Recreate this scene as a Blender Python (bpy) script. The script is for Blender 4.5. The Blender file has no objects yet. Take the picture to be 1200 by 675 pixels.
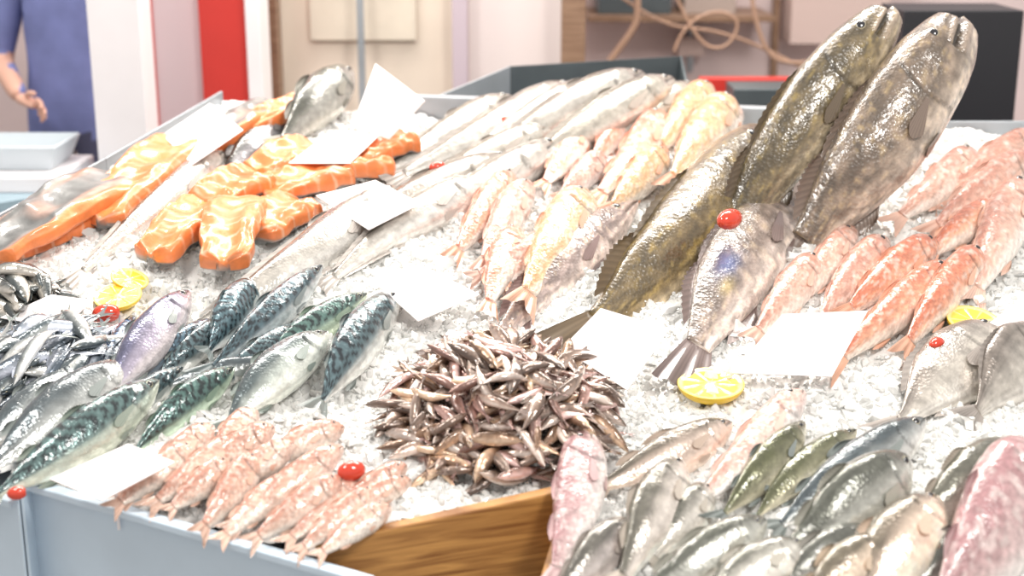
import bpy, math, random
import numpy as np
from mathutils import Vector, Matrix

# Layout chart -> world.  The display counter is a real sloped plane; P() gives the point on it
# (plus a height h above the ice), Q() gives a point of the surroundings at a chosen depth y.
FPX=1200*50/36.0
PITCH=math.radians(16)
CAM=np.array([0,0,1.80])
Fw=np.array([0,math.cos(PITCH),-math.sin(PITCH)])
Up=np.array([0,math.sin(PITCH),math.cos(PITCH)])
Rt=np.array([1.0,0,0])
SL=0.26
NRM=np.array([0,-SL,1.0]);NRM/=np.linalg.norm(NRM)
def ZI(y): return 0.66+SL*(y-2.45)
def ray(px,py): return Fw+Rt*(px-600)/FPX-Up*(py-337.5)/FPX
def P(px,py,h=0.0):
    d=ray(px,py); s=(ZI(0)+h-CAM[2])/(d[2]-SL*d[1]); return CAM+d*s
def Q(px,py,y):
    d=ray(px,py); return CAM+d*(y/d[1])
def proj(v,at):
    def pj(q):
        r=q-CAM; return np.array([ (r@Rt)/(r@Fw)*FPX, -(r@Up)/(r@Fw)*FPX])
    e=1e-3
    return (pj(at+v*e)-pj(at))/e

# ---------- noise
def _h(i,j,k,s):
    n=(i*374761393+j*668265263+k*1274126177+s*97531)&0xffffffff
    n=((n^(n>>13))*1274126177)&0xffffffff
    n=(n^(n>>16))&0xffff
    return n/65535.0
def vn(p,s=0):
    p=np.asarray(p,float); f=np.floor(p); i=f.astype(np.int64); u=p-f; u=u*u*(3-2*u)
    r=0
    for dx in (0,1):
        for dy in (0,1):
            for dz in (0,1):
                w=(u[:,0] if dx else 1-u[:,0])*(u[:,1] if dy else 1-u[:,1])*(u[:,2] if dz else 1-u[:,2])
                r=r+w*_h(i[:,0]+dx,i[:,1]+dy,i[:,2]+dz,s)
    return r
def ss(x,a,b):
    x=np.clip((x-a)/(b-a),0,1); return x*x*(3-2*x)

# ---------- materials
def mat(name,col=None,rough=0.5,metal=0.0,attr=False,bump=0,bscale=80,noise=0,nscale=6,coat=0,crough=.06,sss=0,spec=0.5,voro=False,trans=0,cbump=0):
    m=bpy.data.materials.new(name); m.use_nodes=True
    nt=m.node_tree; b=nt.nodes['Principled BSDF']
    b.inputs['Roughness'].default_value=rough; b.inputs['Metallic'].default_value=metal
    b.inputs['Coat Weight'].default_value=coat; b.inputs['Coat Roughness'].default_value=crough
    b.inputs['Specular IOR Level'].default_value=spec
    b.inputs['Transmission Weight'].default_value=trans
    if trans: b.inputs['IOR'].default_value=1.31
    if sss:
        b.inputs['Subsurface Weight'].default_value=sss; b.inputs['Subsurface Scale'].default_value=0.02
        b.inputs['Subsurface Radius'].default_value=(1,0.6,0.5)
    tc=nt.nodes.new('ShaderNodeTexCoord')
    src=None
    if attr:
        a=nt.nodes.new('ShaderNodeAttribute'); a.attribute_name='Col'; src=a.outputs['Color']
    if noise:
        n=nt.nodes.new('ShaderNodeTexNoise'); n.inputs['Scale'].default_value=nscale; n.inputs['Detail'].default_value=5
        nt.links.new(tc.outputs['Object'],n.inputs['Vector'])
        mr=nt.nodes.new('ShaderNodeMapRange'); mr.inputs['From Min'].default_value=.3; mr.inputs['From Max'].default_value=.7
        mr.inputs['To Min'].default_value=1-noise; mr.inputs['To Max'].default_value=1+noise*.6
        nt.links.new(n.outputs['Fac'],mr.inputs['Value'])
        mx=nt.nodes.new('ShaderNodeMix'); mx.data_type='RGBA'; mx.blend_type='MULTIPLY'; mx.inputs[0].default_value=1
        if src: nt.links.new(src,mx.inputs[6])
        else: mx.inputs[6].default_value=(*col,1)
        nt.links.new(mr.outputs['Result'],mx.inputs[7]); src=mx.outputs[2]
    if src: nt.links.new(src,b.inputs['Base Color'])
    else: b.inputs['Base Color'].default_value=(*col,1)
    if bump:
        if voro:
            n2=nt.nodes.new('ShaderNodeTexVoronoi'); n2.inputs['Scale'].default_value=bscale; o=n2.outputs['Distance']
        else:
            n2=nt.nodes.new('ShaderNodeTexNoise'); n2.inputs['Scale'].default_value=bscale; n2.inputs['Detail'].default_value=4; o=n2.outputs['Fac']
        nt.links.new(tc.outputs['Object'],n2.inputs['Vector'])
        bp=nt.nodes.new('ShaderNodeBump'); bp.inputs['Strength'].default_value=bump; bp.inputs['Distance'].default_value=0.004
        nt.links.new(o,bp.inputs['Height']); nt.links.new(bp.outputs['Normal'],b.inputs['Normal'])
    if cbump:
        n3=nt.nodes.new('ShaderNodeTexNoise'); n3.inputs['Scale'].default_value=38; n3.inputs['Detail'].default_value=3
        nt.links.new(tc.outputs['Object'],n3.inputs['Vector'])
        b3=nt.nodes.new('ShaderNodeBump'); b3.inputs['Strength'].default_value=cbump; b3.inputs['Distance'].default_value=0.01
        nt.links.new(n3.outputs['Fac'],b3.inputs['Height']); nt.links.new(b3.outputs['Normal'],b.inputs['Coat Normal'])
    return m

M_skin=mat('fish_skin_wet',attr=True,rough=.32,coat=1,bump=.4,bscale=120,voro=True,noise=.24,nscale=60,cbump=.5)
M_silver=mat('fish_skin_silver',attr=True,rough=.26,metal=.4,coat=1,bump=.2,bscale=150,voro=True,noise=.22,nscale=55,cbump=.4)
M_eye=mat('fish_eye',attr=True,rough=.08,coat=1)
M_fin=mat('fish_fin',attr=True,rough=.35,coat=.5)
M_flesh=mat('salmon_flesh',attr=True,rough=.4,coat=.6,crough=.12,noise=.15,nscale=40,bump=.4,bscale=70)
M_ice=mat('crushed_ice',col=(.90,.90,.88),rough=.15,coat=.8,noise=.10,nscale=30,trans=.2)
M_icebed=mat('ice_slush',col=(.87,.87,.85),rough=.2,bump=.7,bscale=70,coat=.8,noise=.10,nscale=18,cbump=.9)
M_card=mat('card_white',col=(.93,.87,.87),rough=.5)
M_metal=mat('galvanised_metal',col=(.60,.72,.83),rough=.42,metal=.0,noise=.05,nscale=8)
M_steel=mat('steel_dark',col=(.10,.12,.13),rough=.4,metal=.3,noise=.2,nscale=6)
M_tin=mat('steel_light',col=(.38,.41,.44),rough=.4,metal=.4,noise=.2,nscale=6)
M_white=mat('painted_white',col=(.86,.82,.83),rough=.5,noise=.05,nscale=4)
M_red=mat('painted_red',col=(.62,.04,.03),rough=.4,noise=.1,nscale=3)
M_black=mat('board_black',col=(.02,.02,.025),rough=.5)

def wood_mat(name,c1,c2,sc=3):
    m=bpy.data.materials.new(name); m.use_nodes=True; nt=m.node_tree; b=nt.nodes['Principled BSDF']
    tc=nt.nodes.new('ShaderNodeTexCoord'); mp=nt.nodes.new('ShaderNodeMapping'); mp.inputs['Scale'].default_value=(1.5,1.5,22)
    n=nt.nodes.new('ShaderNodeTexNoise'); n.inputs['Scale'].default_value=sc; n.inputs['Detail'].default_value=8; n.inputs['Distortion'].default_value=1.2
    r=nt.nodes.new('ShaderNodeValToRGB'); r.color_ramp.elements[0].position=.3; r.color_ramp.elements[1].position=.7
    r.color_ramp.elements[0].color=(*c1,1); r.color_ramp.elements[1].color=(*c2,1)
    nt.links.new(tc.outputs['Object'],mp.inputs['Vector']); nt.links.new(mp.outputs['Vector'],n.inputs['Vector'])
    nt.links.new(n.outputs['Fac'],r.inputs['Fac']); nt.links.new(r.outputs['Color'],b.inputs['Base Color'])
    b.inputs['Roughness'].default_value=.45; return m
M_wood=wood_mat('crate_wood',(.25,.10,.025),(.64,.33,.10))
M_woodb=wood_mat('frame_wood',(.18,.10,.06),(.32,.20,.13))

def link(o): bpy.context.collection.objects.link(o); return o
def mesh_obj(name,V,Fc,mats,cols=None,mi=None,smooth=True,M=None):
    me=bpy.data.meshes.new(name)
    me.from_pydata([tuple(v) for v in np.asarray(V,float)],[],[tuple(int(i) for i in f) for f in Fc])
    for m in mats: me.materials.append(m)
    if mi is not None: me.polygons.foreach_set('material_index',np.asarray(mi,dtype=np.int32))
    me.polygons.foreach_set('use_smooth',np.full(len(me.polygons),smooth))
    if cols is not None:
        a=me.color_attributes.new('Col','FLOAT_COLOR','POINT')
        c=np.ones((len(V),4)); c[:,:3]=np.clip(cols,0,1); a.data.foreach_set('color',c.ravel())
    me.update()
    o=bpy.data.objects.new(name,me)
    if M is not None: o.matrix_world=M
    return link(o)

# ---------- fish
C=np.array
SP={
'mackerel':dict(tb=.86,k=.7,top=[(0,.05),(.05,.35),(.12,.62),(.22,.85),(.38,1),(.55,.88),(.7,.55),(.82,.2),(.86,.13)],
  bot=[(0,.05),(.05,.35),(.12,.65),(.25,.9),(.4,1),(.55,.85),(.7,.5),(.82,.17),(.86,.12)],
  eye=(.075,.25,.016),mouth=(.075,-.1),gill=.2,dors=[(.32,.44,.2),(.6,.68,.15)],anal=(.6,.68,.15),spread=.85,fork=.6,
  back=(.03,.050,.062),side=(.26,.31,.33),belly=(.76,.77,.74),fin=(.24,.27,.26),pat='mack',silver=1,vb=(-.45,.1)),
'bonito':dict(base='mackerel',back=(.09,.09,.16),side=(.40,.36,.45),belly=(.76,.69,.71),pat='none',vb=(-.1,.7)),
'sardine':dict(base='mackerel',back=(.07,.09,.10),side=(.44,.46,.45),belly=(.84,.83,.80),pat='none',k=.6,vb=(-.2,.5)),
'bass':dict(base='mackerel',back=(.125,.128,.11),side=(.47,.46,.43),belly=(.88,.85,.80),pat='scale',k=.65,fin=(.42,.40,.36),vb=(-.1,.65),
  dors=[(.3,.5,.22),(.56,.7,.2)],
  top=[(0,.08),(.04,.35),(.1,.6),(.2,.85),(.34,1),(.5,.9),(.68,.55),(.8,.32),(.86,.28)],bot=[(0,.1),(.05,.4),(.12,.68),(.25,.95),(.4,1),(.55,.85),(.7,.5),(.82,.28),(.86,.26)],fork=.4),
'smelt':dict(base='mackerel',back=(.09,.095,.045),side=(.30,.29,.19),belly=(.74,.69,.52),pat='none',vb=(-.4,.5),k=.7),
'hake':dict(tb=.91,k=.8,top=[(0,.08),(.05,.42),(.14,.8),(.25,1),(.4,.92),(.6,.68),(.8,.36),(.91,.18)],
  bot=[(0,.15),(.05,.5),(.14,.85),(.28,1),(.42,.95),(.6,.66),(.8,.34),(.91,.17)],
  eye=(.075,.35,.013),mouth=(.11,-.15),gill=.22,dors=[(.27,.36,.2),(.4,.85,.13)],anal=(.42,.84,.12),spread=.45,fork=.1,
  back=(.20,.18,.155),side=(.62,.585,.53),belly=(.92,.89,.84),fin=(.55,.5,.46),pat='hake',silver=1,vb=(-.05,.8)),
'red_mullet':dict(tb=.84,k=.72,top=[(0,.1),(.03,.4),(.08,.72),(.15,.93),(.3,1),(.5,.85),(.7,.55),(.84,.28)],
  bot=[(0,.15),(.05,.45),(.15,.78),(.3,.97),(.5,.88),(.7,.54),(.84,.26)],
  eye=(.1,.5,.016),mouth=(.06,-.25),gill=.23,dors=[(.3,.45,.16),(.55,.68,.15)],anal=(.56,.66,.15),spread=.7,fork=.5,
  back=(.58,.17,.095),side=(.80,.44,.30),belly=(.93,.82,.74),fin=(.80,.46,.33),pat='mul',silver=0,vb=(-.25,.8)),
'pink_mullet':dict(base='red_mullet',back=(.54,.25,.19),side=(.78,.53,.44),belly=(.92,.83,.78),fin=(.78,.53,.44)),
'gold_mullet':dict(base='red_mullet',back=(.64,.31,.13),side=(.83,.59,.37),belly=(.93,.84,.73)),
'grouper':dict(tb=.85,k=.75,top=[(0,.34),(.02,.46),(.06,.60),(.16,.84),(.33,1),(.5,.96),(.65,.8),(.78,.5),(.85,.38)],
  bot=[(0,.42),(.02,.58),(.08,.78),(.2,.92),(.35,.98),(.5,.94),(.62,.76),(.76,.48),(.85,.35)],
  eye=(.125,.56,.016),mouth=(.125,-.12),gill=.3,dors=[(.3,.58,.18),(.58,.78,.25)],anal=(.62,.76,.25),spread=.7,fork=-.15,
  back=(.105,.078,.040),side=(.23,.175,.095),belly=(.46,.38,.27),fin=(.14,.105,.07),pat='mot',silver=0,vb=(-.6,.7)),
'grey_grouper':dict(base='grouper',back=(.17,.125,.090),side=(.30,.23,.175),belly=(.54,.45,.37),fin=(.2,.15,.12)),
'gurnard':dict(base='grouper',k=.6,back=(.24,.18,.155),side=(.42,.345,.32),belly=(.76,.66,.61),fin=(.26,.19,.18),
  top=[(0,.06),(.04,.26),(.1,.5),(.2,.8),(.36,1),(.5,.92),(.65,.65),(.78,.38),(.85,.25)],bot=[(0,.06),(.04,.26),(.1,.52),(.2,.8),(.36,1),(.5,.9),(.65,.6),(.78,.36),(.85,.22)],fork=.3),
'dory':dict(base='grouper',k=.5,back=(.17,.13,.105),side=(.38,.30,.26),belly=(.72,.62,.56),fin=(.20,.15,.14),patch=1,vb=(-.5,.9),
  top=[(0,.1),(.04,.3),(.1,.48),(.2,.68),(.36,.92),(.5,1),(.65,.85),(.78,.5),(.85,.3)],bot=[(0,.1),(.04,.3),(.1,.5),(.2,.72),(.36,.95),(.5,1),(.65,.8),(.78,.48),(.85,.28)],fork=.1),
'pink_bream':dict(base='red_mullet',back=(.40,.21,.22),side=(.64,.47,.46),belly=(.88,.81,.78),fin=(.55,.38,.38),mouth=(.1,-.2),k=.6),
'sea_bream':dict(tb=.83,k=.42,top=[(0,.08),(.04,.36),(.12,.78),(.28,1.05),(.48,.95),(.68,.45),(.78,.2),(.83,.16)],
  bot=[(0,.1),(.07,.45),(.18,.8),(.35,.98),(.52,.85),(.7,.4),(.83,.15)],
  eye=(.11,.45,.02),mouth=(.06,-.15),gill=.28,dors=[(.28,.66,.13)],anal=(.52,.68,.12),spread=.65,fork=.6,
  back=(.28,.24,.21),side=(.62,.575,.51),belly=(.85,.80,.73),fin=(.36,.32,.29),pat='bars',silver=1,vb=(-.2,.9)),
}
for k_,v_ in SP.items():
    if 'base' in v_:
        d=dict(SP[v_['base']]); d.update(v_); SP[k_]=d
def smooth_interp(t,pts):
    xs=[p[0] for p in pts]; ys=[p[1] for p in pts]
    o=0
    for dlt,w in ((-.03,.15),(-.015,.2),(0,.3),(.015,.2),(.03,.15)): o=o+w*np.interp(np.clip(t+dlt*np.minimum(1,t/.03),0,1),xs,ys)
    return o
def body_fish(sp,L,a,seed,nr=90,ns=40,bd=0.0,by=0.0,detail=True,tint=(1,1,1)):
    s=SP[sp]
    jaw=sp in ('grouper','grey_grouper')
    if jaw: nr,ns=130,72
    tb=s['tb']; u=np.linspace(0,1,nr)
    t=tb*(u**1.25); t[0]=0.0005
    cap=np.sqrt(np.clip(t/.02,0.02,1))
    T=smooth_interp(t,s['top'])*cap; B=smooth_interp(t,s['bot'])*cap
    W=(T+B)/2*s['k']
    W=W*(1+.15*np.exp(-((t-.15)/.08)**2))
    W*=1-.45*ss(t,.55,tb)
    ang=np.linspace(0,2*np.pi,ns,endpoint=False)
    ca,sa=np.cos(ang),np.sin(ang)
    tt=np.repeat(t,ns); v=np.tile(ca,nr); sd=np.tile(sa,nr)
    Tz=np.repeat(T,ns);Bz=np.repeat(B,ns);Wz=np.repeat(W,ns)
    z=np.where(v>0,v*Tz,v*Bz); y=np.sign(sd)*np.abs(sd)**.9*Wz
    g=s['gill']; arc=g-.06*(v+.1)**2
    gm=ss(tt,arc-.10,arc)*(tt<arc)*ss(.85-np.abs(v),0,.3)
    sc=1+.08*gm
    arc2=arc*.68
    sc=sc+.03*ss(tt,arc2-.05,arc2)*(tt<arc2)*ss(.7-np.abs(v),0,.3)
    tm,vm=s['mouth']; vl=-.02+(vm)*tt/tm
    md=np.abs(v-vl)*np.maximum(Tz,.15)
    big=s['pat']=='mot'
    mo=np.exp(-(md/(.07 if jaw else .045))**2)*(tt<tm)
    lip=np.exp(-((md-.15)/.06)**2)*(tt<tm*.95) if big else 0*md
    sc=sc*(1-(.38 if jaw else .22)*mo+(.10 if jaw else .04)*lip)
    z*=sc; y*=sc
    X=tt*L; Y=y*a; Z=z*a
    if jaw:
        X=X-.022*L*np.exp(-tt/.03)*ss(vl-v,0,.15)+.012*L*np.exp(-tt/.02)*mo
        hump=np.exp(-((tt-.125)/.03)**2)*np.exp(-((v-.6)/.2)**2); Y=Y+np.sign(sd)*hump*.05*a; Z=Z+hump*.04*a
    Z+=a*.03*(vn(np.c_[tt*9,v*2,sd*2],seed)-.5); Y+=a*.05*(vn(np.c_[tt*8,v*2,sd*2],seed+9)-.5)
    lo,hi=s['vb']
    nz=vn(np.c_[tt*14,v*2.5,sd*2.5],seed+1)-.5; nf=vn(np.c_[tt*50,v*8,sd*8],seed+2)-.5
    vv=v+nz*.3
    wb=ss(vv,lo,hi)[:,None]; wl=ss(-vv,.15,.7)[:,None]
    col=C(s['side'])*(1-wb)+C(s['back'])*wb
    col=col*(1-wl)+C(s['belly'])*wl
    pt=s['pat']
    if pt=='mack':
        st=np.sin(tt*105+3.0*np.sin(v*6+seed)+nz*6)
        k=(ss(st,-.1,.4)*ss(v,-.25,.05))[:,None]
        col=col+k*.85*(C([.012,.017,.022])-col)+(1-k)*wb*C([.06,.095,.10])
        sil=np.exp(-((v+.35)/.13)**2)[:,None]; col=col+sil*(C([.66,.69,.66])-col)*.55
    elif pt=='mot':
        n1=vn(np.c_[tt*22,v*5,sd*5],seed+5); n2=vn(np.c_[tt*60,v*13,sd*13],seed+6)
        q=ss(n1*.5+n2*.5,.3,.7)[:,None]
        col=col*(.60+.75*q); col=col+C([.14,.10,.0])*(ss(n2,.62,.85)[:,None])*.5
        col=col+lip[:,None]*(C([.46,.36,.29])-col)*.6
        if s.get('patch'):
            pq=(np.exp(-((tt-.6)/.05)**2-((v-.35)/.3)**2))[:,None]; col=col+pq*(C([.07,.13,.36])-col)*.8
            pq=(np.exp(-((tt-.66)/.03)**2-((v-.1)/.2)**2))[:,None]; col=col+pq*(C([.6,.45,.1])-col)*.5
    elif pt=='mul':
        row=np.sin(v*16)*np.sin(tt*110+np.cos(v*16)*1.2); q=ss(row,-.5,.7)[:,None]
        n1=vn(np.c_[tt*12,v*3,sd*3],seed+5)[:,None]; k=ss(n1,.5,.75)*ss(v,-.5,0)[:,None]
        col=col*(.84+.22*q); col=col*(1-.45*k)+C(s['back'])*.45*k
        hd=ss(g-tt,-.02,.1)[:,None]*.45; col=col*(1-hd)+C(s['back'])*1.05*hd
        n3=vn(np.c_[tt*40,v*6,sd*6],seed+8)[:,None]; col=col+ss(n3,.55,.8)*(C([.92,.85,.80])-col)*.4
    elif pt=='hake':
        n1=vn(np.c_[tt*30,v*3,sd*3],seed+5)[:,None]; col=col*(.78+.36*n1)
    elif pt=='bars':
        st=ss(np.sin(v*20+nz*2),.0,.9)[:,None]; col=col*(1-.28*st)
        col=col*(1-.2*ss(np.sin(tt*38+nz*3),.2,.9)[:,None])
    elif pt=='scale':
        st=ss(np.sin(v*18),.0,.9)[:,None]; col=col*(1-.22*st*ss(v,-.4,0)[:,None])
        sil=np.exp(-((v+.1)/.25)**2)[:,None]; col=col+sil*(C([.76,.75,.72])-col)*.45
    col=col*(1+nf[:,None]*.3)
    gl=np.exp(-((tt-arc-.004)/.006)**2)*(np.abs(v)<.85)
    col=col*(1-.55*gl[:,None]); col=col*(1-.85*mo[:,None])
    V=[np.c_[X,Y,Z]]; Cc=[col]
    idx=np.arange(nr*ns).reshape(nr,ns)
    A=idx[:-1];Bq=idx[1:]
    F=np.stack([A,np.roll(A,-1,1),np.roll(Bq,-1,1),Bq],-1).reshape(-1,4).tolist()
    F.append(idx[0][::-1].tolist()); F.append(idx[-1].tolist())
    MI=[0]*len(F)
    off=nr*ns
    def grid(Pg,Cg,mi):
        nonlocal off
        n,m=Pg.shape[:2]
        V.append(Pg.reshape(-1,3)); Cc.append(Cg.reshape(-1,3))
        ii=np.arange(n*m).reshape(n,m)+off
        q=np.stack([ii[:-1,:-1],ii[:-1,1:],ii[1:,1:],ii[1:,:-1]],-1).reshape(-1,4).tolist()
        F.extend(q); MI.extend([mi]*len(q)); off+=n*m
    fc=C(s['fin'])
    n,m=(25,7) if detail else (7,3)
    uu=np.linspace(-1,1,n)[:,None]*np.ones((1,m)); rr=np.linspace(0,1,m)[None,:]*np.ones((n,1))
    root=np.interp(tb,t,T)
    ln=(1-tb+.02)*(1-s['fork']*(1-np.abs(uu))**1.2)
    xx=(tb-.02+ln*rr)*L; zz=uu*(root*.9+(s['spread']-root*.9)*rr**.9*(.9+.1*np.abs(uu)))*a
    yy=np.sin(uu*9+seed)*rr*.04*a
    rays=(.8+.3*(np.arange(n)%2))[:,None,None]
    grid(np.stack([xx,yy,zz],-1),fc*rays*np.ones((n,m,1))*(1.1-.35*rr[...,None]),2)
    def ridge(t1,t2,h,sgn):
        n,m=(22,4) if detail else (7,2)
        q=np.linspace(0,1,n)[:,None]*np.ones((1,m)); r=np.linspace(0,1,m)[None,:]*np.ones((n,1))
        tq=t1+(t2-t1)*q
        prof=np.interp(tq,t,T if sgn>0 else B)
        hh=h*np.clip(np.sin(np.pi*np.clip(q*.85+.12,0,1)),0,1)**.6*(1+.12*np.cos(np.arange(n)*np.pi))[:,None]
        z_=sgn*(prof*.95+hh*r)*a; x_=(tq+.045*r)*L
        y_=(.12*r*h*a)*np.sin(q*6+seed)+.4*h*a*r
        grid(np.stack([x_,y_,z_],-1),fc*(.8+.3*(np.arange(n)%2))[:,None,None]*np.ones((n,m,1)),2)
    if detail:
        for d in s['dors']: ridge(d[0],d[1],d[2],1)
        ridge(*s['anal'],-1)
    def fan(tp,vp,ln,wd,angd,side,outw):
        n,m=(13,5)
        q=np.linspace(-1,1,n)[:,None]*np.ones((1,m)); r=np.linspace(0,1,m)[None,:]*np.ones((n,1))
        h0=np.interp(tp,t,T if vp>0 else B)
        tpx=tp+ln*(1-.25*q*q)*r
        dz=(q*wd*(.25+.75*r))+ -math.tan(angd)*r*ln*L/a*.6
        zq=vp*h0+dz
        wq=np.interp(tpx,t,W); hq=np.where(zq>0,np.interp(tpx,t,T),np.interp(tpx,t,B))
        yq=wq*np.sqrt(np.clip(1-(zq/hq)**2,0.0,1))**.9
        y_=side*(yq+.03+outw*r)*a
        grid(np.stack([tpx*L,y_,zq*a],-1),fc*(.8+.35*(np.arange(n)%2))[:,None,None]*np.ones((n,m,1)),2)
    if detail:
        for side in (1,-1):
            fan(s['gill']+.015,-.15,.13,.2,.25,side,.06)
            fan(s['gill']+.06,-.86,.08,.1,.1,side,.05)
    te,ve,re=s['eye']; re=max(re*L,0.11*a) if detail else re*L*1.1
    re=min(re,.17*a)
    i=np.interp
    for side in (1,-1):
        c=np.array([te*L,side*i(te,t,W)*math.sqrt(1-ve*ve)*a*(1.07 if jaw else 1.0),i(te,t,T)*ve*a*(1.05 if jaw else 1)])
        nn=np.array([0,side*math.sqrt(1-ve*ve)*1.0,ve*.6]);nn/=np.linalg.norm(nn)
        e1=np.array([1.0,0,0]); e2=np.cross(nn,e1)
        nl,nm=(8,14) if detail else (4,6)
        th=np.linspace(0.02,np.pi*.62,nl)[:,None]; ph=np.linspace(0,2*np.pi,nm+1)[None,:]
        pp=c+re*(np.sin(th)*np.cos(ph))[...,None]*e1+re*(np.sin(th)*np.sin(ph))[...,None]*e2+(re*.5*np.cos(th)*np.ones_like(ph)-re*.1)[...,None]*nn
        cg=np.zeros(pp.shape); thb=np.broadcast_to(th,pp.shape[:2])
        cg[:]=C([.62,.55,.38]); cg[thb<.85]=C([.012,.012,.016]); cg[thb>1.35]=C(s['side'])*.6
        grid(pp,cg,1)
    V=np.concatenate(V);Cc=np.concatenate(Cc)*C(tint)
    q=np.clip(V[:,0]/L,0,1.05)
    V[:,2]+=bd*L*np.sin(np.pi*q); V[:,1]+=by*L*np.sin(np.pi*q)
    return V,F,Cc,MI
def frame(H,T,roll):
    X=T-H; L=np.linalg.norm(X); X=X/L
    n=NRM-X*(NRM@X); n/=np.linalg.norm(n)
    S=np.cross(X,n); r=math.radians(roll)
    D=math.cos(r)*n+math.sin(r)*S; Y=np.cross(D,X)
    return X,Y,D,L
def put_fish(sp,H,T,a,roll,seed,bd,by,name,tint=(1,1,1)):
    X,Y,D,L=frame(H,T,roll)
    V,F,Cc,MI=body_fish(sp,L,a,seed,bd=bd,by=by,tint=tint)
    M=Matrix(((X[0],Y[0],D[0],H[0]),(X[1],Y[1],D[1],H[1]),(X[2],Y[2],D[2],H[2]),(0,0,0,1)))
    return mesh_obj(name,V,F,[M_silver if SP[sp]['silver'] else M_skin,M_eye,M_fin],Cc,MI,True,M)
NAMES={'mackerel':'mackerel','bonito':'bonito','sardine':'sardine','bass':'sea_bass','smelt':'smelt_fish','hake':'hake','red_mullet':'red_mullet','pink_mullet':'red_mullet','gold_mullet':'red_mullet','grouper':'grouper','grey_grouper':'grouper','gurnard':'gurnard','dory':'john_dory','pink_bream':'pink_bream','sea_bream':'sea_bream'}
cnt=[0]
def f(sp,hx,hy,tx,ty,w,r=None,lh=0,lt=0,bd=None,by=None,tint=(1,1,1)):
    cnt[0]+=1; seed=cnt[0]*7; rng=random.Random(seed)
    if r is None: r=rng.uniform(22,45) if sp=='mackerel' else rng.uniform(42,74)
    if bd is None: bd=rng.uniform(-.03,.03)
    if by is None: by=rng.uniform(-.015,.015)
    a=.04; k=SP[sp]['k']
    for it in range(4):
        off=a*math.hypot(k*math.sin(math.radians(r)),math.cos(math.radians(r)))*.8
        H=P(hx,hy,off*.8+lh);T=P(tx,ty,off*.5+lt)
        X,Y,D,L=frame(H,T,r)
        mid=(H+T)/2
        im=proj(X,mid); e=np.array([-im[1],im[0]])/np.hypot(*im)
        a=(w/2)/math.sqrt((proj(D,mid)@e)**2+(k*(proj(Y,mid)@e))**2)
    put_fish(sp,H,T,a,r,seed,bd,by,NAMES[sp],tint)

# mackerel group
f('mackerel',272,368,165,455,38)
f('sardine',330,425,165,462,36)
f('mackerel',262,372,120,470,36,tint=(.9,1,1.2))
f('mackerel',158,370,98,480,38,tint=(.9,1,1.6))
f('mackerel',130,400,40,480,34)
f('bonito',222,340,112,485,58,r=60,lh=.04,lt=.03)
f('mackerel',298,328,238,425,52,tint=(1.3,1.35,1.4))
f('mackerel',430,344,285,440,44,tint=(1.1,1.25,1))
f('mackerel',350,380,230,470,40)
f('mackerel',378,310,225,450,44,lh=.03,lt=.03,tint=(.8,.85,.9))
f('mackerel',464,342,365,495,60,r=40,tint=(1.1,1.1,1.1))
f('sardine',384,388,250,515,62,lh=.02,lt=.02,tint=(1,1.05,1.0))
f('mackerel',215,430,80,520,40)
f('mackerel',275,430,140,548,46,lh=.02,tint=(.9,1.1,.9))
f('sardine',110,430,-50,545,62)
f('sardine',155,422,-40,575,70,lh=.02,lt=.02)
f('mackerel',187,445,-40,602,66,lh=.03,lt=.03,tint=(1.2,1.25,1.1))
# upper left
f('hake',268,172,78,335,44,r=50)
f('bass',338,132,250,215,46,tint=(.42,.42,.46))
f('bass',412,80,322,182,60,lh=.06,r=40,tint=(.66,.66,.63))
# hakes
f('hake',470,220,205,398,64)
f('hake',605,180,310,345,52,tint=(.85,.82,.8))
f('hake',600,112,430,215,44)
f('hake',575,212,375,340,54,bd=.04)
f('hake',660,162,350,325,54,lh=.02)
f('hake',672,98,450,215,50,lh=.01)
f('hake',650,148,455,245,44,lh=.02,tint=(.9,.88,.85))
f('hake',705,98,530,195,46,lh=.03)
f('hake',755,85,545,205,52,lh=.04)
f('hake',790,92,590,215,54,lh=.05,tint=(.9,.9,.86))
f('hake',815,98,670,185,42,lh=.02,tint=(.7,.7,.65))
# mullets mid
for q in [('red_mullet',742,112,688,198,40),('pink_mullet',718,120,650,198,40),('red_mullet',686,146,628,226,40),
 ('pink_mullet',708,182,650,238,36),('red_mullet',777,130,686,244,48),('gold_mullet',780,178,708,255,46),
 ('red_mullet',864,126,818,190,40),('gold_mullet',833,100,768,185,46),('gold_mullet',858,116,778,230,58),
 ('pink_mullet',640,275,580,340,38),('red_mullet',602,200,526,310,44),('pink_mullet',622,213,560,325,44),('pink_mullet',655,290,545,330,36),
 ('gold_mullet',688,224,606,366,68),('red_mullet',608,266,570,372,44)]:
    f(*q,lh=.02,lt=.02)
f('gurnard',748,235,560,425,66,r=60,lt=-.02,tint=(1,.95,.95))
f('grouper',893,160,655,428,118,r=44,lt=-.06,by=.01,tint=(1.25,1.2,1.1))
f('dory',948,196,795,458,94,r=66,bd=.02,by=.0)
f('grouper',1040,12,830,325,86,r=46,lh=.42,lt=-.10)
f('grey_grouper',1122,24,910,330,110,r=48,lh=.40,lt=-.10)
# right mullets
for q in [('pink_mullet',1142,175,1036,268,46),('pink_mullet',1218,158,1086,240,50),('pink_mullet',1212,183,1076,284,50),
 ('red_mullet',1174,240,1080,308,44),('pink_mullet',1002,267,920,370,42),('pink_mullet',1040,280,950,400,50),('pink_mullet',960,300,876,405,48),
 ('pink_mullet',1204,212,1134,365,64),('red_mullet',1098,282,980,380,50),('red_mullet',1152,292,1050,426,50),('red_mullet',1115,309,962,440,52)]:
    f(*q,lh=.02,lt=.02,tint=(1,.97,.93))
f('sea_bream',1225,392,1130,505,90)
f('sea_bream',1176,380,1030,518,98,r=78,bd=.0)
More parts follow.
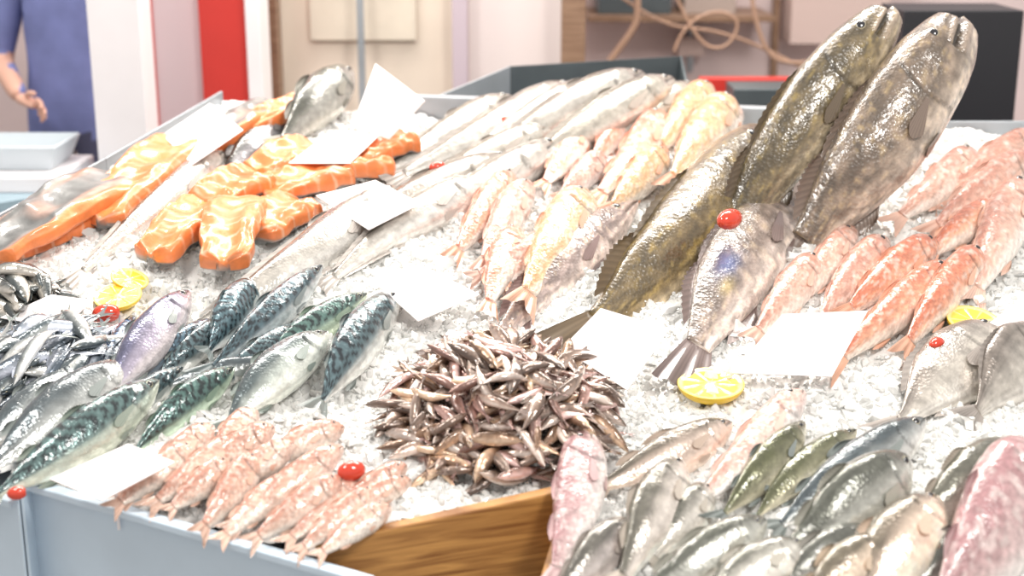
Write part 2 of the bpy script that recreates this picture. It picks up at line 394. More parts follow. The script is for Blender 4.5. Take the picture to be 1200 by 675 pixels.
# front-left mullets
for i,q in enumerate([(300,480,240,550,38),(250,498,135,592,42),(322,500,210,562,40),(288,513,165,602,42),(232,523,125,602,40),
 (345,520,240,580,38),(482,562,375,622,34),(442,573,340,655,38),(477,545,375,602,34),(348,558,250,640,40),(458,593,365,658,36),(402,560,285,642,42),
 (404,500,280,552,38),(302,533,228,632,44),(402,523,260,628,42),(422,560,325,642,38),(270,540,190,605,38)]):
    f('pink_mullet',*q,lh=.02+.01*(i%3),lt=.02,tint=(1,.98,.92))
# bottom right
f('bass',985,640,850,730,66)
f('bass',858,495,680,580,58,tint=(1.15,.95,.85))
f('smelt',1004,503,870,625,46)
f('pink_mullet',942,457,800,610,52,lh=.02,tint=(1,1.05,1.08))
f('smelt',943,494,832,620,50,lh=.02)
f('sardine',1085,490,885,635,72,lh=.02)
f('bass',1020,620,880,720,70,lh=.01)
f('bass',1180,610,1040,720,80,lh=.01)
f('pink_bream',690,505,645,700,66,lh=.02)
f('bass',832,568,755,665,56,tint=(1.2,1.15,1.1))
f('bass',797,536,722,700,70,lh=.02,tint=(1.3,1.2,1.15))
f('bass',738,608,635,725,56,tint=(1.1,1.,1.))
f('bass',1192,520,1050,635,88,tint=(1.25,1.2,1.12))
f('bass',898,608,725,712,66,lh=.03,tint=(.9,.92,.88))
f('bass',1066,536,895,675,96,lh=.04,tint=(.98,1.0,.96))
f('bass',945,636,790,730,68,lh=.03,tint=(1.15,1.13,1.08))
f('bass',1098,580,980,750,96,lh=.04,tint=(1.5,1.22,1.05))
f('bass',1038,630,915,745,72,lh=.03,tint=(1.45,1.2,1.0))
f('pink_bream',1218,525,1080,750,122,lh=.05)

# ---------- fish piles
def pile(name,sp,cx,cy,rx,ry,n,hgt,ln,a,seed,dirn=None,tints=None,lift=0):
    rng=np.random.RandomState(seed); c=P(cx,cy); R=abs(P(cx+rx,cy)[0]-c[0]); RY=abs(P(cx,cy-ry)[1]-c[1])
    VV=[];FF=[];CC=[];MM=[];off=0
    for i in range(n):
        rr=math.sqrt(rng.rand()); th=rng.rand()*6.283
        x=c[0]+R*rr*math.cos(th); y=c[1]+RY*rr*math.sin(th)
        lay=rng.rand()**.5
        h=.010+hgt*(1-rr**2)*lay
        ang=rng.normal(dirn,0.55) if dirn is not None else rng.rand()*6.283
        l=ln*rng.uniform(.8,1.15)
        dv=np.array([math.cos(ang),math.sin(ang),0]); dv[2]=SL*dv[1]+rng.normal(0,.16)
        dv/=np.linalg.norm(dv)
        ctr=np.array([x,y,ZI(y)+h+lift]); H=ctr-dv*l/2;T=ctr+dv*l/2
        X,Y,D,L=frame(H,T,rng.uniform(20,120)*(1 if rng.rand()<.5 else -1))
        tn=rng.uniform(.75,1.35)*(C(tints[rng.randint(len(tints))]) if tints else 1)*np.ones(3)
        V,F,Cc,MI=body_fish(sp,L,a*rng.uniform(.85,1.15),i+seed,nr=20,ns=12,bd=rng.normal(0,.08),by=rng.normal(0,.08),detail=False,tint=tn)
        Vw=H+V[:,:1]*X+V[:,1:2]*Y+V[:,2:]*D
        VV.append(Vw);CC.append(Cc);MM+=MI;FF+=[[k+off for k in q] for q in F];off+=len(V)
    mesh_obj(name,np.concatenate(VV),FF,[M_silver,M_eye,M_fin],np.concatenate(CC),MM,True)
SP['anchovy']=dict(SP['mackerel']);SP['anchovy'].update(back=(.16,.105,.08),side=(.40,.28,.22),belly=(.74,.62,.55),fin=(.3,.23,.2),pat='none',vb=(-.2,.6),spread=.5,fork=.4)
pile('anchovy_pile','anchovy',585,488,128,70,430,.13,.14,.0138,3,tints=[(1,1,1),(1.15,.95,1.0),(1.15,1.0,.8),(.8,.8,.8)])
pile('sardine_pile','sardine',55,432,90,38,150,.06,.2,.019,5,dirn=.9,tints=[(1,1,1),(.75,.8,.95)])
pile('sardine_pile','sardine',8,358,54,20,50,.05,.17,.019,9,dirn=2.6,tints=[(.8,.75,.7)])

# ---------- salmon
def fillet(hx,hy,tx,ty,w,th=.036,lift=0,skin=False,seed=1,name='salmon_fillet',tip=.3):
    H=P(hx,hy,.01+lift);T=P(tx,ty,.01+lift)
    X,Y,D,L=frame(H,T,0); mid=(H+T)/2; im=proj(X,mid); e=np.array([-im[1],im[0]])/np.hypot(*im)
    a=(w/2)/math.sqrt((proj(Y,mid)@e)**2+(.35*(proj(D,mid)@e))**2)
    nr,ns=80,56
    t=np.linspace(0.001,.999,nr); wd=(np.clip(t/.08,0,1)**.4)*(1-(1-tip)*t**2)*np.clip((1-t)/.04,0.05,1)**.4
    ang=np.linspace(0,2*np.pi,ns,endpoint=False)
    tt=np.repeat(t,ns); y=np.tile(np.cos(ang),nr); zz=np.tile(np.sin(ang),nr)
    W=np.repeat(wd,ns)
    yy=np.sign(y)*np.abs(y)**.45*W*a; z=np.sign(zz)*np.abs(zz)**.45*th*np.sqrt(W)
    z=np.where(zz>0,z*(1-.3*np.exp(-(y/.12)**2)),z*.5)
    z+=.010*(vn(np.c_[tt*8,y*3,zz],seed)-.5)*2 + .018*np.sin(tt*3.1)
    yy+=a*.16*(vn(np.c_[tt*6,y*0,zz*0],seed+7)-.5)
    flesh=ss(zz,-.3,-.05)
    ph_=(tt*L*150)+np.abs(y)*5+5*vn(np.c_[tt*7,y*2.5,zz*0],seed)
    ln=ss(np.sin(ph_),.72,1)*(.5)*vn(np.c_[tt*12,y*4,zz],seed+20)*1.6
    or_=C([.87,.25,.075])*(.78+.4*vn(np.c_[tt*6,y*2,zz],seed+3)[:,None])
    c1=or_*(1-ln[:,None])+C([.97,.68,.48])*ln[:,None]
    sk=C([.19,.19,.185])*(.4+1.2*vn(np.c_[tt*20,y*6,zz*3],seed+4)[:,None])+C([.26,.08,.02])*ss(vn(np.c_[tt*5,y*3,zz*3],seed+14),.5,.9)[:,None]
    if skin:
        m=ss(np.abs(y),.35,.6)[:,None]*(y>0)[:,None]; c2=sk*(1-m)+or_*m; col=np.where((zz>0)[:,None],c2,or_)
    else: col=c1*flesh[:,None]+sk*(1-flesh[:,None])
    V=np.c_[tt*L,yy,z]
    idx=np.arange(nr*ns).reshape(nr,ns);A=idx[:-1];B=idx[1:]
    F=np.stack([A,B,np.roll(B,-1,1),np.roll(A,-1,1)],-1).reshape(-1,4).tolist(); F.append(idx[0].tolist());F.append(idx[-1][::-1].tolist())
    M=Matrix(((X[0],Y[0],D[0],H[0]),(X[1],Y[1],D[1],H[1]),(X[2],Y[2],D[2],H[2]),(0,0,0,1)))
    mesh_obj(name,V,F,[M_flesh],col,None,True,M)
fillet(382,117,268,166,28,lift=.03,seed=1)
fillet(320,128,225,190,34,lift=.03,seed=2,skin=True)
fillet(214,168,118,262,60,lift=.03,seed=3,tip=.6)
fillet(142,212,-10,302,62,lift=.04,seed=4,skin=True,tip=.5)
fillet(115,255,0,310,28,lift=.0,seed=14,tip=.5)
fillet(372,178,298,208,42,lift=.03,seed=5,tip=.7)
fillet(480,166,412,198,32,lift=.03,seed=6,tip=.7)
fillet(460,192,345,214,32,lift=.02,seed=7,tip=.6)
fillet(405,202,310,235,40,lift=.02,seed=8,tip=.6)
fillet(305,210,235,246,44,lift=.03,seed=9,tip=.8)
fillet(248,240,178,304,50,lift=.03,seed=10,tip=.7)
fillet(352,240,300,280,52,lift=.02,seed=11,tip=.7)
fillet(282,238,262,312,70,lift=.05,seed=12,tip=.75,name='salmon_steak')

# ---------- ice
poly_px=[(-150,512),(26,560),(385,655),(372,640),(678,572),(600,800),(1500,800),(1500,150),(930,152),(480,136),(262,118),(125,198),(0,265),(-150,330)]
poly=np.array([P(*q)[:2] for q in poly_px])
def inside(x,y):
    r=np.zeros(x.shape,bool); n=len(poly); j=n-1
    for i in range(n):
        xi,yi=poly[i];xj,yj=poly[j]
        c=((yi>y)!=(yj>y))&(x<(xj-xi)*(y-yi)/(yj-yi+1e-12)+xi); r^=c; j=i
    return r
def bumpz(x,y):
    p=np.c_[x*7,y*7,x*0]; q=np.c_[x*28,y*28,x*0+5]; w=np.c_[x*80,y*80,x*0+9]
    return .045*(vn(p,1)-.5)+.022*(vn(q,2)-.5)+.010*(vn(w,3)-.5)
x0,x1=poly[:,0].min(),poly[:,0].max();y0,y1=poly[:,1].min(),poly[:,1].max()
st=.008; gx=np.arange(max(x0,-1.9),min(x1,2.2),st);gy=np.arange(y0,y1,st)
GX,GY=np.meshgrid(gx,gy,indexing='ij'); n,m=GX.shape
Z=ZI(GY.ravel())+bumpz(GX.ravel(),GY.ravel())-.003
ii=np.arange(n*m).reshape(n,m); q=np.stack([ii[:-1,:-1],ii[1:,:-1],ii[1:,1:],ii[:-1,1:]],-1).reshape(-1,4)
cxx=(GX[:-1,:-1]+st/2).ravel();cyy=(GY[:-1,:-1]+st/2).ravel()
q=q[inside(cxx,cyy)]
used=np.unique(q); mp=np.full(n*m,-1);mp[used]=np.arange(len(used))
mesh_obj('ice_bed',np.c_[GX.ravel(),GY.ravel(),Z][used],mp[q],[M_icebed],smooth=True)
rng=np.random.RandomState(4)
ph=(1+5**.5)/2
ico=np.array([(-1,ph,0),(1,ph,0),(-1,-ph,0),(1,-ph,0),(0,-1,ph),(0,1,ph),(0,-1,-ph),(0,1,-ph),(ph,0,-1),(ph,0,1),(-ph,0,-1),(-ph,0,1)])/1.9
icf=np.array([(0,11,5),(0,5,1),(0,1,7),(0,7,10),(0,10,11),(1,5,9),(5,11,4),(11,10,2),(10,7,6),(7,1,8),(3,9,4),(3,4,2),(3,2,6),(3,6,8),(3,8,9),(4,9,5),(2,4,11),(6,2,10),(8,6,7),(9,8,1)])
N=80000
X=rng.uniform(x0,x1,N);Y=rng.uniform(y0,y1,N); k=inside(X,Y)&inside(X+.02,Y)&inside(X-.02,Y)&inside(X,Y+.02)&inside(X,Y-.02)&(X<2.0)&(X>-1.8); X=X[k];Y=Y[k];N=len(X)
sz=rng.gamma(1.8,.0020,N)+.0015
V=ico[None]*(1+rng.uniform(-.45,.45,(N,12,1)))*rng.uniform(.4,1.6,(N,1,3))*sz[:,None,None]
a_=rng.uniform(0,6.28,N);ca,sa=np.cos(a_)[:,None],np.sin(a_)[:,None]
b_=rng.uniform(0,6.28,N);cb,sb=np.cos(b_)[:,None],np.sin(b_)[:,None]
vx=V[...,0]*ca-V[...,1]*sa;vy=V[...,0]*sa+V[...,1]*ca;vz=V[...,2]
vy,vz=vy*cb-vz*sb,vy*sb+vz*cb
cz=ZI(Y)+bumpz(X,Y)-.005+rng.uniform(0,.005,N)
V=np.stack([vx+X[:,None],vy+Y[:,None],vz+cz[:,None]],-1).reshape(-1,3)
Fc=(icf[None]+12*np.arange(N)[:,None,None]).reshape(-1,3)
mesh_obj('crushed_ice',V,Fc,[M_ice],smooth=False)

# ---------- counter body
def prism(name,pts,ztop,zbot,mt):
    n=len(pts); V=[(*p,zt) for p,zt in zip(pts,ztop)]+[(*p,zbot) for p in pts]
    F=[list(range(n)),list(range(2*n-1,n-1,-1))]+[[i,i+n,(i+1)%n+n,(i+1)%n] for i in range(n)]
    return mesh_obj(name,V,F,[mt],smooth=False)
cen=poly.mean(0); pin=cen+(poly-cen)*.965
prism('display_counter',pin,[ZI(p[1])-.06 for p in pin],0.0,M_tin)
def slab(A,B,up,dn,th,outward):
    A=np.array(A);B=np.array(B); d=B-A; o=np.array([d[1],-d[0],0]);o/=np.linalg.norm(o); o*=th*outward
    V=[A+[0,0,up],B+[0,0,up],B+[0,0,up]+o,A+[0,0,up]+o,A-[0,0,dn],B-[0,0,dn],B-[0,0,dn]+o,A-[0,0,dn]+o]
    F=[(0,1,2,3),(7,6,5,4),(0,4,5,1),(1,5,6,2),(2,6,7,3),(3,7,4,0)]
    return V,F
def joined(name,parts,mt,bev=.003):
    V=[];F=[]
    for v,f_ in parts:
        o=len(V); V+=list(v); F+=[[i+o for i in q] for q in f_]
    ob=mesh_obj(name,V,F,[mt],smooth=False)
    b=ob.modifiers.new('b','BEVEL');b.width=bev;b.segments=2;return ob
A=P(30,566,.0);B=P(440,684,.0)
joined('metal_tray',[slab(A,B,.012,.35,.006,1),slab(A,B,.016,.0,.028,1),slab(A,A+np.array([-.0,.25,.06]),.01,.35,.006,-1)],M_metal,.003)
A=P(-260,500,0);B=P(24,590,0)
joined('metal_tray',[slab(A,B,.012,.35,.006,1),slab(A,B,.016,.0,.028,1),slab(B,B+np.array([0,.25,.06]),.01,.35,.006,1)],M_metal,.003)
A=P(368,640,0);B=P(684,570,0);C3=P(640,720,0)
joined('wooden_crate',[slab(A,B,.016,.3,.03,1),slab(B,C3,.0,.3,.03,1)],M_wood,.004)
A=P(480,134);B=P(935,150)
joined('rear_tray_rim',[slab(A,B,.05,.2,.012,-1),slab(A,B,.055,-.045,.05,-1)],M_tin,.003)
A=P(935,150);B=P(1500,150)
joined('rear_tray_rim',[slab(A,B,.02,.2,.012,-1)],M_tin,.003)
A=P(262,118);B=P(125,198);B2=P(0,265);B3=P(-150,330)
joined('side_tray_rim',[slab(A,B,.03,.2,.01,1),slab(B,B2,.03,.2,.01,1),slab(B2,B3,.03,.2,.01,1)],M_tin,.003)

# ---------- cards
def card(pts):
    W=np.array([P(*p) for p in pts])
    n=np.cross(W[1]-W[0],W[2]-W[0]);n/=np.linalg.norm(n)
    if n[2]<0:n=-n
    V=list(W)+list(W-n*.0025)
    F=[(0,1,2,3),(7,6,5,4),(0,4,5,1),(1,5,6,2),(2,6,7,3),(3,7,4,0)]
    c=W.mean(0)-n*.004; r=.003; o=8; zb=ZI(c[1])-.03
    for z in (c[2],zb):
        for i in range(8): V.append(np.array([c[0]+r*math.cos(i*.785),c[1]+r*math.sin(i*.785),z]))
    F+=[(o+i,o+(i+1)%8,o+8+(i+1)%8,o+8+i) for i in range(8)]
    mesh_obj('price_card',V,F,[M_card],smooth=False)
card([(190,158,.07),(246,121,.12),(285,152,.12),(225,193,.07)])
card([(412,150,.10),(440,74,.22),(498,118,.22),(456,163,.10)])
card([(338,191,.09),(386,155,.10),(448,155,.10),(410,191,.09)])
card([(370,229,.08),(440,211,.10),(493,238,.10),(432,269,.08)])
card([(433,326,.05),(495,311,.06),(562,345,.06),(490,376,.05)])
card([(474,464,.05),(526,386,.09),(590,402,.09),(525,474,.05)])
card([(658,408,.05),(704,361,.12),(784,385,.12),(735,457,.05)])
card([(858,437,.05),(917,368,.11),(1017,364,.11),(975,441,.05)])
card([(1160,378,.06),(1205,345,.10),(1260,365,.10),(1215,400,.06)])
card([(58,561,.08),(150,520,.10),(205,541,.10),(120,586,.08)])
card([(0,372,.03),(60,345,.05),(110,352,.05),(70,385,.03)])

# ---------- lemons & tomatoes
M_rind=mat('lemon_rind',col=(.86,.58,.04),rough=.35,bump=.3,bscale=200)
M_pulp=mat('lemon_pulp',attr=True,rough=.2,coat=.5)
def lemon(px,py,R,tilt,yaw,h=.02):
    c=P(px,py,h); V=[];F=[];Cc=[];MI=[]
    nl,nm=12,36
    for i in range(nl+1):
        th=math.pi/2*i/nl
        for j in range(nm):
            p=j*2*math.pi/nm; rr=R*math.cos(th)
            V.append((rr*math.cos(p),rr*math.sin(p),-R*.5*math.sin(th)*(1+.08*(i==nl)))); Cc.append((.9,.65,.05))
    for i in range(nl):
        for j in range(nm): F.append((i*nm+j,(i+1)*nm+j,(i+1)*nm+(j+1)%nm,i*nm+(j+1)%nm)); MI.append(0)
    o=len(V); rs=[1,.93,.88,.8,.6,.4,.2,.08]; nm2=72
    for k,r in enumerate(rs):
        for j in range(nm2):
            p=j*2*math.pi/nm2; seg=abs(((p/(2*math.pi)*9)%1)-.5)*2
            V.append((R*r*math.cos(p),R*r*math.sin(p),.0005-(.002 if 2<=k<7 and seg<.8 else 0)))
            Cc.append((.90,.60,.04) if k==0 else ((.88,.72,.30) if k<3 or seg>.9 or k==7 else (.88,.60,.06)))
    for k in range(len(rs)-1):
        for j in range(nm2): F.append((o+k*nm2+j,o+k*nm2+(j+1)%nm2,o+(k+1)*nm2+(j+1)%nm2,o+(k+1)*nm2+j)); MI.append(1)
    F.append([o+(len(rs)-1)*nm2+j for j in range(nm2)]);MI.append(1)
    M=Matrix.Translation(Vector(c))@Matrix.Rotation(yaw,4,'Z')@Matrix.Rotation(tilt,4,'X')
    mesh_obj('lemon_slice',V,F,[M_rind,M_pulp],np.array(Cc),MI,True,M)
lemon(833,449,.070,.15,-.15,.03);lemon(1142,376,.062,.3,.3,.035);lemon(138,346,.055,.3,0);lemon(152,326,.045,.4,1)
M_tom=mat('tomato_red',col=(.66,.05,.02),rough=.12,coat=.8)
M_grn=mat('tomato_stem',col=(.12,.25,.04),rough=.5)
def tomato(px,py,r,el,yaw,h=None):
    c=P(px,py,r*.5 if h is None else h); nl,nm=14,20;V=[];F=[];MI=[]
    for i in range(nl+1):
        th=math.pi*i/nl
        for j in range(nm):
            p=j*2*math.pi/nm; dent=1-.25*math.exp(-(th/.3)**2)
            V.append((r*el*math.cos(th)*dent,r*math.sin(th)*math.cos(p)+1e-5*j,r*math.sin(th)*math.sin(p)))
    for i in range(nl):
        for j in range(nm): F.append((i*nm+j,i*nm+(j+1)%nm,(i+1)*nm+(j+1)%nm,(i+1)*nm+j));MI.append(0)
    for k in range(5):
        p=k*1.2566; b=len(V); xx=r*el*.78
        V+= [(xx,0,0),(xx+.001,r*.45*math.cos(p-.25),r*.45*math.sin(p-.25)),(xx+.002,r*.75*math.cos(p),r*.75*math.sin(p)),(xx+.001,r*.45*math.cos(p+.25),r*.45*math.sin(p+.25))]
        F.append((b,b+1,b+2,b+3));MI.append(1)
    M=Matrix.Translation(Vector(c))@Matrix.Rotation(yaw,4,'Z')
    mesh_obj('cherry_tomato',V,F,[M_tom,M_grn],None,MI,True,M)
for q in [(855,257,.025,1.7,.9,.16),(125,367,.022,1.5,.3),(108,386,.018,1.6,.5),(95,390,.016,1.4,2),(592,142,.016,1.5,.3,.06),(513,196,.016,1.5,.5,.085),(412,552,.020,1.4,.5,.065),(889,178,.018,1.4,0,.15),(1098,403,.015,1.5,.8,.055),(20,578,.013,1.4,.3,.04)]:
    tomato(*q)

# ---------- surroundings
def box(name,x0,x1,y0,y1,z0,z1,mt,bev=.004):
    V=[(x,y,z) for z in (z0,z1) for x,y in ((x0,y0),(x1,y0),(x1,y1),(x0,y1))]
    F=[(3,2,1,0),(4,5,6,7),(0,1,5,4),(1,2,6,5),(2,3,7,6),(3,0,4,7)]
    o=mesh_obj(name,V,F,[mt],smooth=False)
    b=o.modifiers.new('b','BEVEL');b.width=bev;b.segments=2;return o
def bpx(name,pa,pb,y,dep,ztop,zbot,mt,pyref=60):
    xa=Q(pa,pyref,y)[0];xb=Q(pb,pyref,y)[0]
    return box(name,xa,xb,y,y+dep,zbot,ztop,mt)
M_floor=mat('floor_concrete',col=(.38,.35,.33),rough=.6,noise=.2,nscale=3)
box('floor',-6,6,-1.5,8,-.1,0,M_floor)
M_wall=mat('wall_pinkish',col=(.76,.62,.61),rough=.6,noise=.12,nscale=2)
box('wall_back',-6,6,6.6,6.75,0,3,M_wall)
M_cream=mat('panel_cream',col=(.78,.68,.57),rough=.5,noise=.10,nscale=3)
M_cream2=mat('panel_notice',col=(.66,.59,.49),rough=.5,noise=.12,nscale=5)
bpx('white_post',105,166,4.75,.16,2.7,0,M_white)
bpx('pale_post',178,236,5.25,.12,2.7,0,mat('paint_palepink',col=(.76,.61,.63),rough=.5))
bpx('red_post',235,289,5.2,.2,2.7,0,M_red)
bpx('red_trim',176,181,5.24,.02,2.7,0,M_red)
bpx('white_trim',289,306,5.15,.2,2.7,0,M_white)
bpx('wood_post',306,326,5.5,.1,2.7,0,M_woodb)
bpx('cream_panel',326,532,5.6,.04,2.7,0,M_cream)
zz0=Q(400,48,5.56)[2]
bpx('notice_board',364,488,5.57,.03,zz0+.5,zz0,M_cream2)
bpx('metal_pipe',419,427,5.45,.03,2.6,0,M_tin)
bpx('metal_pipe',530,548,5.5,.06,2.6,0,mat('paint_mauve',col=(.50,.42,.47),rough=.4))
bpx('white_panel',549,660,5.6,.05,2.7,0,mat('panel_white',col=(.80,.71,.69),rough=.5))
bpx('wood_post',658,686,5.4,.1,2.7,0,M_woodb)
zs=Q(800,26,6.2)[2]
bpx('wall_shelf',688,905,6.2,.4,zs+.03,zs,M_woodb)
bpx('equipment_case',700,785,6.25,.3,zs+.25,zs+.03,M_steel)
bpx('equipment_case',800,860,6.25,.3,zs+.2,zs+.03,mat('case_beige',col=(.4,.32,.28),rough=.5))
M_el=mat('box_beige',col=(.60,.46,.42),rough=.5)
bpx('wall_pipe',806,813,6.5,.06,2.8,Q(800,85,6.5)[2],M_tin)
bpx('junction_box',795,826,6.48,.1,Q(800,44,6.48)[2],Q(800,66,6.48)[2],M_el)
bpx('wall_cupboard',925,1040,6.35,.24,2.3,Q(980,52,6.35)[2],M_el)
bpx('wall_pipe',905,912,6.5,.06,2.8,0.9,M_woodb)
zr=Q(900,92,5.3)[2]; zr0=Q(900,116,5.3)[2]
bpx('red_rail',822,1060,5.3,.06,zr,zr0,M_red)
bpx('dark_crate',862,1010,5.0,.2,Q(900,104,5.0)[2],0,M_steel)
zb1=Q(1100,14,4.7)[2]
bpx('black_cabinet',1056,1196,4.75,.3,zb1,0,M_black)
def cable(pts,r,mt):
    cu=bpy.data.curves.new('cable','CURVE');cu.dimensions='3D';cu.bevel_depth=r
    s=cu.splines.new('NURBS');s.points.add(len(pts)-1);s.use_endpoint_u=True;s.order_u=3
    for i,p in enumerate(pts): s.points[i].co=(*p,1)
    cu.materials.append(mt);link(bpy.data.objects.new('hanging_cable',cu))
M_cab=mat('cable_brown',col=(.42,.26,.18),rough=.5)
cable([Q(x,y,5.9) for x,y in [(745,-20),(750,20),(735,45),(715,70),(700,95)]],.014,M_cab)
cable([Q(x,y,5.9) for x,y in [(790,-10),(815,50),(850,60),(870,25),(840,10),(800,30),(790,60)]],.007,M_cab)
cable([Q(x,y,5.9) for x,y in [(880,-10),(890,60),(930,78),(1000,60),(1010,20)]],.009,M_cab)
cable([Q(x,y,6.0) for x,y in [(720,-10),(770,30),(840,35),(905,60),(960,90)]],.007,M_cab)
a=Q(492,122,4.5);b_=Q(598,78,4.75);c_=Q(797,66,4.75)
V=[(a[0],4.42,a[2]-.25),(b_[0],4.75,a[2]-.25),(b_[0],4.75,b_[2]),(a[0],4.42,a[2]+.01),
   (c_[0],4.75,a[2]-.25),(c_[0],4.75,c_[2]),(c_[0],4.42,a[2]-.25),(c_[0],4.42,a[2]-.01)]
F=[(0,1,2,3),(1,4,5,2),(4,6,7,5),(0,6,4,1)]
o=mesh_obj('steel_bin',V,F,[M_tin,M_steel],mi=[0,1,1,0],smooth=False)
s=o.modifiers.new('s','SOLIDIFY');s.thickness=.012
box('bin_stand',a[0]+.05,c_[0]-.05,4.45,4.72,0,a[2]-.26,M_tin)
p=[Q(-150,262,4.2)[:2],Q(0,238,4.35)[:2],Q(122,196,4.62)[:2],Q(122,180,5.0)[:2],Q(-150,180,5.0)[:2]]
zt=Q(0,238,4.35)[2]
prism('neighbour_counter',p,[zt]*5,0,mat('counter_bluegrey',col=(.28,.38,.44),rough=.4))
o=Q(40,200,4.75)
box('ice_tray',o[0]-.5,o[0]+.16,4.5,4.9,zt,zt+.05,M_white)
V=[]
for (dx,dy) in [(0,0),(.30,.0),(.3,.22),(0,.22)]: V.append((o[0]-.2+dx,4.62+dy,zt+.052))
for (dx,dy) in [(-.03,-.03),(.33,-.03),(.33,.25),(-.03,.25)]: V.append((o[0]-.2+dx,4.62+dy,zt+.13))
F=[(3,2,1,0),(0,1,5,4),(1,2,6,5),(2,3,7,6),(3,0,4,7)]
ob=mesh_obj('basket',V,F,[mat('basket_grey',col=(.6,.66,.7),rough=.5)],smooth=False); s=ob.modifiers.new('s','SOLIDIFY');s.thickness=.01

# ---------- person (fishmonger)
M_shirt=mat('shirt_blue',col=(.19,.22,.46),rough=.8,noise=.15,nscale=10)
M_hskin=mat('skin',col=(.70,.41,.31),rough=.5,sss=.1)
M_trs=mat('trousers',col=(.08,.08,.14),rough=.8)
M_hair=mat('hair',col=(.05,.03,.02),rough=.6)
def skin_mesh(nodes,edges,sub=2):
    me=bpy.data.meshes.new('t');me.from_pydata([n[0] for n in nodes],edges,[]);o=bpy.data.objects.new('t',me);link(o)
    m=o.modifiers.new('s','SKIN');m.use_smooth_shade=True
    for i,nd in enumerate(nodes):
        r=nd[1]; me.skin_vertices[0].data[i].radius=r if isinstance(r,tuple) else (r,r)
    me.skin_vertices[0].data[0].use_root=True
    u=o.modifiers.new('u','SUBSURF');u.levels=sub;u.render_levels=sub
    bpy.context.view_layer.update()
    dg=bpy.context.evaluated_depsgraph_get();ev=o.evaluated_get(dg);m2=bpy.data.meshes.new_from_object(ev)
    bpy.data.objects.remove(o);return m2
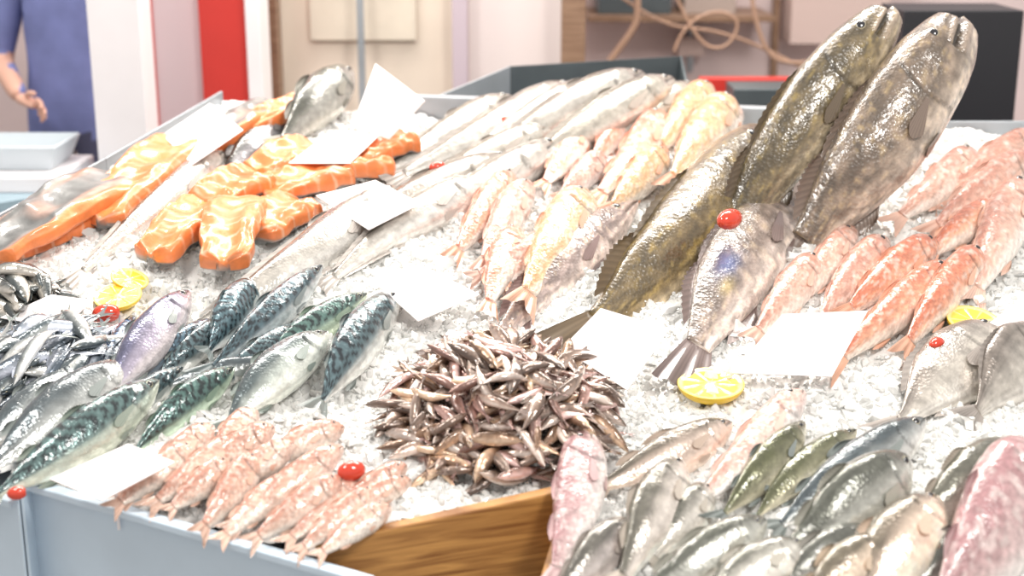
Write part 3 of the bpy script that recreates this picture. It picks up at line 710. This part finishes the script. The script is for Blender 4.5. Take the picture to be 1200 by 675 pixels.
def person(cx,cy):
    root=bpy.data.objects.new('fishmonger',None);root.location=(cx,cy,0);link(root)
    nodes=[((0,0,.95),(.17,.12)),((0,0,1.12),(.155,.115)),((0,0,1.3),(.18,.12)),((0,0.01,1.45),(.14,.09)),((0,0,1.54),.06),
     ((-.19,0,1.42),.07),((-.27,.02,1.14),.052),((-.13,-.20,1.03),.035),
     ((.19,0,1.42),.07),((.255,.02,1.14),.052),((.25,-.10,.9),.035),
     ((-.09,0,.88),.10),((-.10,-.01,.5),.07),((-.1,.02,.1),.05),((-.1,-.13,.04),.045),
     ((.09,0,.88),.10),((.10,-.01,.5),.07),((.1,.02,.1),.05),((.1,-.13,.04),.045)]
    edges=[(0,1),(1,2),(2,3),(3,4),(3,5),(5,6),(6,7),(3,8),(8,9),(9,10),(0,11),(11,12),(12,13),(13,14),(0,15),(15,16),(16,17),(17,18)]
    me=skin_mesh(nodes,edges)
    for m in (M_shirt,M_hskin,M_trs):me.materials.append(m)
    for p in me.polygons:
        c=p.center; p.use_smooth=True
        p.material_index=2 if c.z<.86 and abs(c.x)<.2 else (1 if (abs(c.x)>.13 and (c.z<1.17 and (abs(c.x)>.2 or c.y<-.1))) or c.z>1.5 else 0)
    b=bpy.data.objects.new('body',me);link(b);b.parent=root
    hm=skin_mesh([((0,0,1.52),.055),((0,-.005,1.6),(.07,.08)),((0,0,1.69),(.078,.095)),((0,0,1.76),(.06,.075))],[(0,1),(1,2),(2,3)])
    hm.materials.append(M_hskin);hm.materials.append(M_hair)
    for p in hm.polygons: p.use_smooth=True; p.material_index=1 if (p.center.z>1.73 or (p.center.y>.02 and p.center.z>1.6)) else 0
    h=bpy.data.objects.new('head',hm);link(h);h.parent=root
    def part(nm,nodes,edges,mt):
        e=skin_mesh(nodes,edges);e.materials.append(mt);oo=bpy.data.objects.new(nm,e);link(oo);oo.parent=root
    part('nose',[((0,-.08,1.69),.008),((0,-.105,1.655),.014),((0,-.09,1.645),.012)],[(0,1),(1,2)],M_hskin)
    for sx,nm in ((-.075,'ear_l'),(.075,'ear_r')): part(nm,[((sx,0,1.64),.012),((sx*1.1,.01,1.68),.018)],[(0,1)],M_hskin)
    for sx,nm in ((-.03,'eye_l'),(.03,'eye_r')): part(nm,[((sx-.004,-.083,1.685),.008),((sx+.004,-.083,1.685),.008)],[(0,1)],M_black)
    part('mouth',[((-.022,-.085,1.61),.005),((.022,-.085,1.61),.005)],[(0,1)],M_red)
    def hand(w,d,side,up,nm):
        w=np.array(w);d=np.array(d)/np.linalg.norm(d);side=np.array(side)/np.linalg.norm(side);nrm=np.cross(d,side)
        part(nm+'_palm',[(tuple(w-d*.02),(.028,.024)),(tuple(w+d*.05),(.034,.018)),(tuple(w+d*.085),(.036,.014))],[(0,1),(1,2)],M_hskin)
        for i,(off,ln) in enumerate([(-.028,.065),(-.009,.078),(.01,.073),(.028,.055)]):
            b0=w+d*.075+side*off
            p1=b0+d*ln*.45+nrm*-.008*up;p2=p1+d*ln*.3-nrm*.014*up;p3=p2+d*ln*.2-nrm*.018*up
            part(f'{nm}_finger_{i+1}',[(tuple(b0),.0095),(tuple(p1),.009),(tuple(p2),.008),(tuple(p3),.007)],[(0,1),(1,2),(2,3)],M_hskin)
        b0=w+d*.03-side*.025;p1=b0+d*.03-side*.025-nrm*.01*up;p2=p1+d*.03-side*.006
        part(nm+'_thumb',[(tuple(b0),.012),(tuple(p1),.011),(tuple(p2),.009)],[(0,1),(1,2)],M_hskin)
    hand((-.12,-.21,1.025),(.75,-.35,-.25),(0,.3,-1),1,'hand_right')
    hand((.25,-.10,.89),(0,-.25,-1),(0,1,-.25),1,'hand_left')
person(-1.69,5.45)

# ---------- light, world, camera
w=bpy.data.worlds.new('w');bpy.context.scene.world=w;w.use_nodes=True
w.node_tree.nodes['Background'].inputs[0].default_value=(1,.965,.93,1);w.node_tree.nodes['Background'].inputs[1].default_value=.66
def area(loc,tgt,size,en,col):
    l=bpy.data.lights.new('area','AREA');l.shape='RECTANGLE';l.size=size[0];l.size_y=size[1];l.energy=en;l.color=col
    o=bpy.data.objects.new('added_light',l);o.location=loc;o.rotation_euler=(Vector(tgt)-Vector(loc)).to_track_quat('-Z','Y').to_euler();link(o)  # added unseen lamps: wet glints on the fish, extra light on the wall
area((-.8,5.0,3.3),(0,3,.8),(2.2,.35),72,(1,.94,.86))
area((.9,4.9,3.3),(0.2,3,.8),(1.2,.35),55,(1,.94,.86))
area((1.5,1.2,3.6),(0.3,3.2,.8),(.8,.8),75,(1,.96,.91))
area((-1.6,2.4,3.4),(-.2,3.2,.8),(.6,.6),44,(1,.96,.91))
area((0,4.6,3.4),(0,6.2,1.2),(4,1),40,(1,.94,.92))
cd=bpy.data.cameras.new('cam');cam=bpy.data.objects.new('camera',cd);link(cam)
cd.lens=50;cd.sensor_width=36;cam.location=CAM;cam.rotation_euler=(math.pi/2-PITCH,0,0)
cd.dof.use_dof=True;cd.dof.focus_distance=3.2;cd.dof.aperture_fstop=1.8
bpy.context.scene.camera=cam
sc=bpy.context.scene
sc.view_settings.view_transform='Standard';sc.view_settings.exposure=0.15
